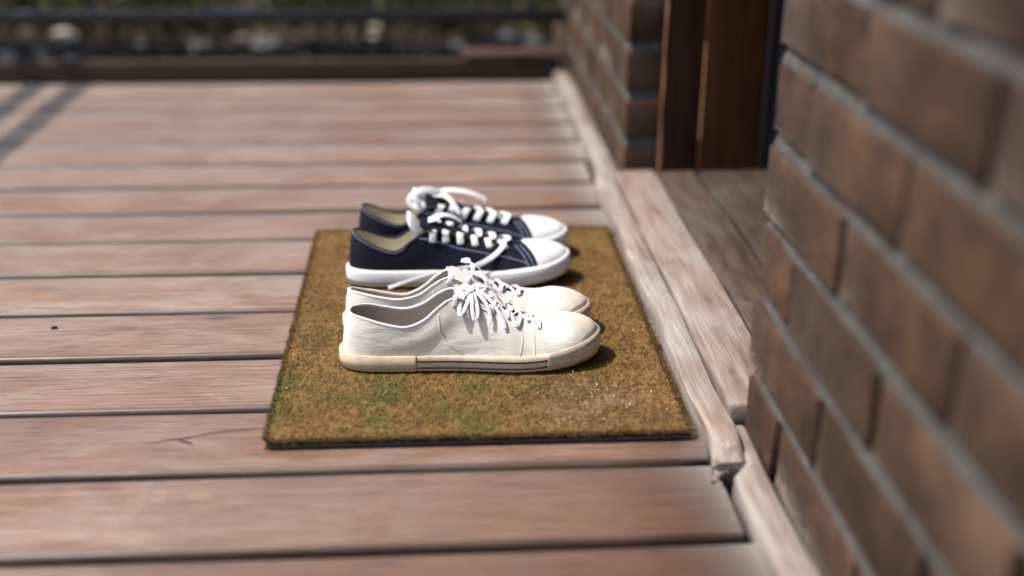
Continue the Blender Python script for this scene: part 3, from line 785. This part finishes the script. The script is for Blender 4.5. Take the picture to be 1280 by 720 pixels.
        if st['heel_strip']:
            ph = st['heel_strip']; lp = [(1, ph*(1-i/40)) for i in range(40)]+[(0, ph*i/40) for i in range(41)]
            def hp(x):
                z, h = sp(x)+.0026, hs(x)
                return [(-.002, z+.05*h), (.0012, z+.06*h), (.0019, z+.5*h), (.0014, z+1.0*h), (-.002, z+1.02*h)]
            s.band('heel_strip', M_TAN, hp, lp, False)
        if st.get('bumper'):
            pb = st['bumper']; lp = [(0, pb+(1-pb)*i/60) for i in range(60)]+[(1, 1-(1-pb)*i/60) for i in range(61)]
            def bp(x):
                z, h = sp(x)+.0026, hs(x); u = 1.03+.13*np.clip((x-.235)/.05, 0, 1)
                return [(-.002, z+.03*h), (.0012, z+.05*h), (.0021, z+.45*h), (.0018, z+.85*h), (.0012, z+(u-.04)*h), (-.0035, z+u*h)]
            s.band('toe_bumper', M_BUMPER, bp, lp, False)
        s.band('insole', st['mlining'], lambda x: [(-.006, sp(x)+hs(x)-.002), (-.02, sp(x)+hs(x)+.001)], caps=True)
        # upper: quarters and vamp
        P = [i/90 for i in range(91)]; Vv = [i/14 for i in range(15)]
        s.patch('upper', st['mupper'], (0, 1), P, Vv)
        pin = [i/60*st['throat'] for i in range(61)]
        s.patch('lining', st['mlining'], (0, 1), pin, [.12+.88*i/10 for i in range(11)], -.0024, True)
        # collar trim from eyestay to eyestay round the heel, then the eyestay edges
        pe = st['eye0']; rim = [(1, pe*(1-i/50)) for i in range(50)]+[(0, pe*i/50) for i in range(51)]
        MB().tube([s.V(s.S(sd, p, 1.0)-s.N(sd, p, .98)*.0012) for sd, p in rim], .0019, 8).build('collar_trim', st['mtrim'], s.root, True)
        for sd in (0, 1):
            e = [pe+(st['throat']-pe)*i/30 for i in range(31)]
            MB().tube([s.V(s.S(sd, p, 1.0)-s.N(sd, p, .97)*.0010) for p in e], .0015, 8).build('eyestay_edge', st['mtrim'], s.root, True)
        # tongue
        tg = catmull(st['tongue'], 8); mb = MB(); W = st['tongue_w']; n = len(tg); vs = []; m = 11
        for i, c in enumerate(tg):
            t = (tg[min(i+1, n-1)]-tg[max(0, i-1)]).normalized(); u = Vector((0, 1, 0)); nn = t.cross(u)
            if nn.z < 0: nn = -nn
            hw = np.interp(i/(n-1), [0, .12, .6, 1], [W*.38, W*.5, W*.44, W*.3])
            for side in (0, 1):
                for j in range(m):
                    a = -1+2*j/(m-1)
                    if side: a = -a
                    q = c+u*hw*a+nn*(-.006*a*a+(-.0032 if side else 0)*(1-abs(a)**6))
                    vs.append(s.V((q.x, q.y, q.z)))
        f = []; mm = 2*m
        for i in range(n-1):
            for j in range(mm): f.append((i*mm+j, i*mm+(j+1) % mm, (i+1)*mm+(j+1) % mm, (i+1)*mm+j))
        f.append(tuple(range(mm))); f.append(tuple((n-1)*mm+j for j in range(mm))[::-1])
        MB_add(vs, f).build('tongue', st['mtongue'], s.root, True)
        # toe cap
        pc = st['cap']; pcs = [pc+(1-pc)*i/30 for i in range(31)]
        s.patch('toe_cap', st['mcap'], (0, 1), pcs, [i/14 for i in range(15)], .0011)
        # eyelets and lace bars
        n = st['n_eye']; ve = st['ve']; allq = []
        for i in range(n):
            p = pe+.018+(st['throat']-pe-.045)*i/(n-1)
            ends = []
            for sd in (0, 1):
                q, nr = s.S(sd, p, ve), s.N(sd, p, ve); ends.append((q, nr))
                c = Vector(s.V(q)); nv_ = Vector(s.V(nr)); a = nv_.orthogonal().normalized(); b = nv_.cross(a)
                MB().tube([c+nv_*.0005+(a*math.cos(t*.5236)+b*math.sin(t*.5236))*.0026 for t in range(13)], .0008, 6, False).build('eyelet', M_EYE, s.root, True)
            allq.append(ends)
            (q0, n0), (q1, n1) = ends; mid = (q0+q1)/2; mid[2] = max(q0[2], q1[2])+st['arch']
            e0, e1 = s.S(0, p, 1.0)+np.array([0, 0, .0022]), s.S(1, p, 1.0)+np.array([0, 0, .0022])
            sh = st['skew']*(1 if i % 2 or st['skew'] < 0 else -1)
            pts = [q0-n0*.001, q0+n0*.0022, e0+np.array([abs(sh)*.5, 0, .0006]), mid+np.array([abs(sh) if sh < 0 else sh, 0, 0]), e1+np.array([(abs(sh) if sh < 0 else sh)*1.5, 0, .0006]), q1+n1*.0022, q1-n1*.001]
            nrm = [n0, n0, (n0+np.array([0, 0, 1]))/2, np.array([-.25, 0, 1.]), (n1+np.array([0, 0, 1]))/2, n1, n1]
            dp = catmull([s.V(q) for q in pts], 6); dn = catmull([s.V(q) for q in nrm], 6)
            MB().ribbon(dp, st['lace_w'], .0013, [tuple(q) for q in dn]).build('lace', st['mlace'], s.root, True)
        for i in range(n-1):      # crossed runs underneath the straight bars
            for sd in (0, 1):
                (q0, n0), (q1, n1) = allq[i][sd], allq[i+1][1-sd]
                m_ = (q0+q1)/2; m_[2] = max(q0[2], q1[2])+st['arch']*.35
                pts = [q0-n0*.001+np.array([.002, 0, 0]), q0*.75+q1*.25+np.array([0, 0, .003]), m_, q0*.25+q1*.75+np.array([0, 0, .003]), q1-n1*.001]
                dp = catmull([s.V(q) for q in pts], 5)
                MB().ribbon(dp, st['lace_w']*.6, .0011, (-.3, 0, 1)).build('lace', st['mlace'], s.root, True)
    def lace(s, pts, ups, wid, mat, th=.0016, name='lace', m=8):
        dp = catmull([s.V(q) for q in pts], m)
        dn = catmull([s.V(q) for q in ups], m) if hasattr(ups[0], '__len__') else [s.V(ups)]*len(dp)
        return MB().ribbon(dp, wid, th, [tuple(q) for q in dn]).build(name, mat, s.root, True)
def MB_add(v, f):
    m = MB(); m.add(v, f); return m

WHITE = dict(spring=.0105, arch=.0035, ve=.88, group='old white canvas shoes on the mat', sole=.0208, toe_up=.002, bump=.0012, msole=M_CREAM, mstripe=M_MAROON, mupper=M_WCANVAS, mlining=M_WLINING,
    mtrim=M_WTRIM, mtongue=M_WTONGUE, mcap=M_WCAP, mlace=M_OLDLACE, heel_strip=.30, belly=.0015, crease=1.0, lace_w=.006, skew=.004, n_eye=5,
    stripes=[(.70, .302, .735, 0, .0011), (.30, .302, .735, 0, .0011)],
    T=[(0, .011, 0, .0715), (.06, .0165, -.014, .0715), (.13, .034, -.0245, .069), (.2, .055, -.0285, .0635), (.28, .080, -.030, .0595), (.36, .103, -.0275, .067), (.42, .123, -.0225, .083),
       (.455, .138, -.0175, .0905), (.50, .152, -.0155, .088), (.6, .183, -.0135, .0755), (.7, .212, -.011, .063), (.755, .231, -.006, .0565), (.785, .240, 0, .0565), (.88, .264, 0, .0565), (1, .290, 0, .0515)],
    bumper=.738, eye0=.44, throat=.765, tongue=[(.141, 0, .0965), (.152, 0, .0935), (.17, 0, .083), (.205, 0, .067), (.24, 0, .052)], tongue_w=.042, cap=.845)
DARK = dict(spring=.012, arch=.0055, ve=.79, group='navy and white canvas shoes on the mat', sole=.0245, toe_up=.002, bump=.0012, msole=M_WRUB, mstripe=M_DSTRIPE, mupper=M_DCANVAS, mlining=M_DLINING,
    mtrim=M_DTRIM, mtongue=M_DCANVAS, mcap=M_WRUB, mlace=M_WLACE, heel_strip=0, belly=.001, crease=.3, lace_w=.0098, skew=-.0065, n_eye=6,
    stripes=[(.27, .02, .42, 0, .0010), (.27, .58, .68, 0, .0010), (.27, .02, .9, 1, .0010)],
    T=[(0, .011, 0, .0785), (.05, .015, -.013, .076), (.12, .030, -.0235, .068), (.2, .054, -.029, .0575), (.26, .073, -.0305, .0555), (.33, .094, -.0275, .069), (.375, .110, -.024, .0785),
       (.41, .124, -.0215, .0805), (.46, .138, -.019, .0785), (.56, .171, -.0165, .0705), (.66, .203, -.0145, .062), (.72, .224, -.0105, .0575), (.755, .236, 0, .056), (.81, .253, 0, .0555), (.88, .269, 0, .0535), (1, .292, 0, .0475)],
    eye0=.385, throat=.735, tongue=[(.107, 0, .094), (.118, 0, .0905), (.138, 0, .0835), (.175, 0, .071), (.235, 0, .0535)], tongue_w=.055, cap=.80)
ZB = .0115
WHITE_FAR = dict(WHITE, slump=.013, T=[(q[0], q[1]-.004, q[2], q[3]*float(np.interp(q[0], [0, .45, .8, 1], [.83, .87, .94, .97]))) for q in WHITE['T']], tongue=[(q[0]-.004, q[1], q[2]*.895) for q in WHITE['tongue']])
wf = Shoe('old off white canvas shoe with grubby toe cap, closest to the camera', (-.119, 1.3510, ZB-.0015), R(1.2), False, WHITE); wf.build()
wr = Shoe('old off white canvas shoe between its mate and the navy pair', (-.121, 1.448, ZB), R(-.3), True, WHITE_FAR); wr.build()
df = Shoe('navy canvas shoe with white toe cap and a loose lace over its sole', (-.128, 1.622, ZB), R(.6), False, DARK); df.build()
dk = Shoe('navy canvas shoe at the back of the mat with a lace end sticking out', (-.121, 1.735, ZB), R(-.5), True, DARK); dk.build()

# white shoes: stitching
for s_ in (wf, wr):
    for sd in (0, 1):
        s_.line('stitching', M_STITCH, sd, [(.856, .16), (.90, .30), (.95, .34), (1, .34)], .0004, .0013)
        s_.line('stitching', M_STITCH, sd, [(.862, .13), (.90, .25), (.95, .29), (1, .29)], .0004, .0013)
        s_.line('stitching', M_WTRIM, sd, [(.755, .95), (.735, .7), (.715, .4), (.70, .12)], .0004)
        s_.line('stitching', M_WTRIM, sd, [(.725, .93), (.70, .7), (.675, .4), (.65, .12)], .0004)
        s_.line('stitching', M_WTRIM, sd, [(.41, .9), (.40, .6), (.42, .3), (.46, .1)], .0005)
# navy shoes: light blue piping and stitches
for s_ in (df, dk):
    for sd in (0, 1):
        s_.line('stitching', M_BLUE, sd, [(.36, .93), (.40, .80), (.50, .66), (.60, .60), (.70, .52)], .0006)
        for pp in (.765, .785): s_.line('stitching', M_BLUE, sd, [(pp, .12), (pp-.004, .5), (pp-.01, .85)], .00045)
        s_.line('stitching', M_BLUE, sd, [(.70, .52), (.735, .4), (.77, .25)], .0006)
        s_.line('stitching', M_BLUE, sd, [(0, .96), (.1, .95), (.2, .95), (.3, .95)], .00035)
    # pale padded end of the tongue
    tgp = [(.087, 0, .0995), (.097, 0, .100), (.110, 0, .0955)]
    mb = MB(); tx, ty, tn = Vector((-.62, 0, .78)), Vector((0, 1, 0)), Vector((.78, 0, .62)); vs = []; f = []
    sg = lambda q, e: math.copysign(abs(q)**e, q)
    for i in range(13):
        ph = -math.pi/2+math.pi*i/12
        for j in range(28):
            th = 2*math.pi*j/28; ce = sg(math.cos(ph), .7)
            u, v_ = ce*sg(math.cos(th), .8), ce*sg(math.sin(th), .8)
            q = Vector((.102, 0, .0868))+tx*.021*u+ty*.0235*v_+tn*(.0042*sg(math.sin(ph), .8)-.007*v_*v_)
            vs.append(s_.V(q))
    for i in range(12):
        for j in range(28): f.append((i*28+j, i*28+(j+1) % 28, (i+1)*28+(j+1) % 28, (i+1)*28+j))
    mb.add(vs, f)
    mb.build('tongue_tip', M_WLACE, s_.root, True)

# laces of the near white shoe: soft knot and drooping loops on the near side
U = (0, -.5, .85)
def droop(s_, x, z, pts, mat, wid=.0058):
    s_.lace(pts, [(0, -.6, .8)]*len(pts), wid, mat, .0011)
wf.lace([(.154, -.003, .0925), (.158, -.007, .0955), (.163, -.002, .0965), (.161, .004, .0945), (.157, .003, .0955), (.156, -.003, .0965), (.160, -.006, .0965)], (0, -.3, 1), .006, M_OLDLACE, .0022, 'lace_knot')
L_ = lambda pts, m=M_OLDLACE, wd=.0046: droop(wf, 0, 0, pts, m, wd)
L_([(.158, -.005, .095), (.151, -.014, .0915), (.146, -.022, .083), (.1455, -.027, .0755), (.150, -.0265, .077), (.155, -.020, .085), (.160, -.008, .0935)])
L_([(.160, -.005, .095), (.161, -.016, .089), (.161, -.026, .0785), (.163, -.031, .0705), (.167, -.029, .0725), (.167, -.020, .082), (.164, -.008, .092)])
L_([(.147, -.0235, .0815), (.1455, -.0285, .0745), (.1485, -.0285, .0745)], M_LAVENDER, .005)
L_([(.1615, -.0285, .0755), (.163, -.0325, .0695), (.166, -.0305, .0715)], M_LAVENDER, .005)
L_([(.165, -.002, .095), (.173, -.012, .089), (.180, -.020, .080), (.183, -.026, .070), (.182, -.0305, .0625)])
L_([(.166, 0, .0955), (.179, -.008, .089), (.190, -.018, .0775), (.198, -.026, .0645), (.2005, -.0315, .0565)])
L_([(.1985, -.0275, .063), (.2005, -.0325, .0555)], M_LAVENDER, .005)
L_([(.205, -.004, .0695), (.209, -.014, .0665), (.212, -.022, .061), (.216, -.0245, .058), (.219, -.019, .061), (.220, -.009, .064)])
L_([(.211, -.0215, .0615), (.2155, -.0260, .057), (.2185, -.0205, .060)], M_LAVENDER, .005)
L_([(.232, -.002, .061), (.235, -.013, .0585), (.238, -.021, .0535), (.242, -.0225, .0515), (.243, -.014, .056), (.240, -.006, .059)])
L_([(.168, .002, .0965), (.182, .012, .093), (.197, .014, .083), (.21, .008, .074)])
L_([(.160, .003, .0955), (.170, .010, .097), (.178, .008, .0935), (.174, .0, .0925), (.166, -.002, .0945)])
L_([(.163, -.001, .0965), (.154, .006, .0985), (.150, .001, .0975), (.157, -.004, .0965)])
wr.lace([(.154, -.003, .0925), (.158, -.007, .0955), (.163, -.002, .0965), (.161, .004, .0945), (.157, .003, .0955), (.156, -.003, .0965)], (0, -.3, 1), .005, M_OLDLACE, .0022, 'lace_knot')
# (the far white shoe is mirrored: its y axis points to the camera)
droop(wr, 0, 0, [(.160, .002, .096), (.172, .012, .093), (.184, .022, .082), (.190, .027, .072)], M_OLDLACE)
droop(wr, 0, 0, [(.162, .0, .096), (.168, .014, .094), (.166, .026, .084), (.172, .030, .074)], M_OLDLACE)

# navy shoes: bows and loose ends
for s_ in (df, dk):
    s_.lace([(.118, -.006, .091), (.126, -.008, .0935), (.132, 0, .094), (.129, .007, .0925), (.122, .005, .0925), (.121, -.004, .0935)], (0, -.2, 1), .007, M_WLACE, .0018, 'lace_knot')
# near navy shoe: lace end from the last eyelet, over the sole and down to the mat
df.lace([(.226, -.012, .0605), (.221, -.025, .056), (.207, -.038, .0475), (.185, -.0475, .039), (.155, -.0438, .0325), (.122, -.0415, .0245), (.090, -.0400, .0145), (.060, -.0420, .0055)],
        [(0, 0, 1), (0, -.5, .85), (0, -.8, .6), (0, -.95, .3), (0, -1, .1), (0, -1, .1), (0, -.95, .2), (0, -.8, .6)], [.0075]*25+[.0048]*32, M_WLACE, .0011)
df.lace([(.126, 0, .0945), (.140, .006, .0965), (.155, .013, .090), (.166, .018, .081)], (0, -.3, 1), .0105, M_WLACE)
# far navy shoe (mirrored: +y is towards the camera): big loop standing up and an end poking out behind
dk.lace([(.130, .002, .095), (.116, .006, .1015), (.100, .010, .1025), (.088, .013, .096), (.084, .016, .088), (.092, .019, .081), (.106, .019, .084)], (0, .85, .5), .0105, M_WLACE, .0013)
dk.lace([(.124, -.002, .096), (.142, -.008, .0975), (.164, -.013, .0935), (.184, -.017, .086), (.200, -.020, .0765)], (0, .5, .85), .0105, M_WLACE, .0013)
dk.lace([(.13, .002, .095), (.142, .012, .091), (.152, .022, .080), (.158, .027, .071)], (0, .5, .85), .008, M_WLACE)
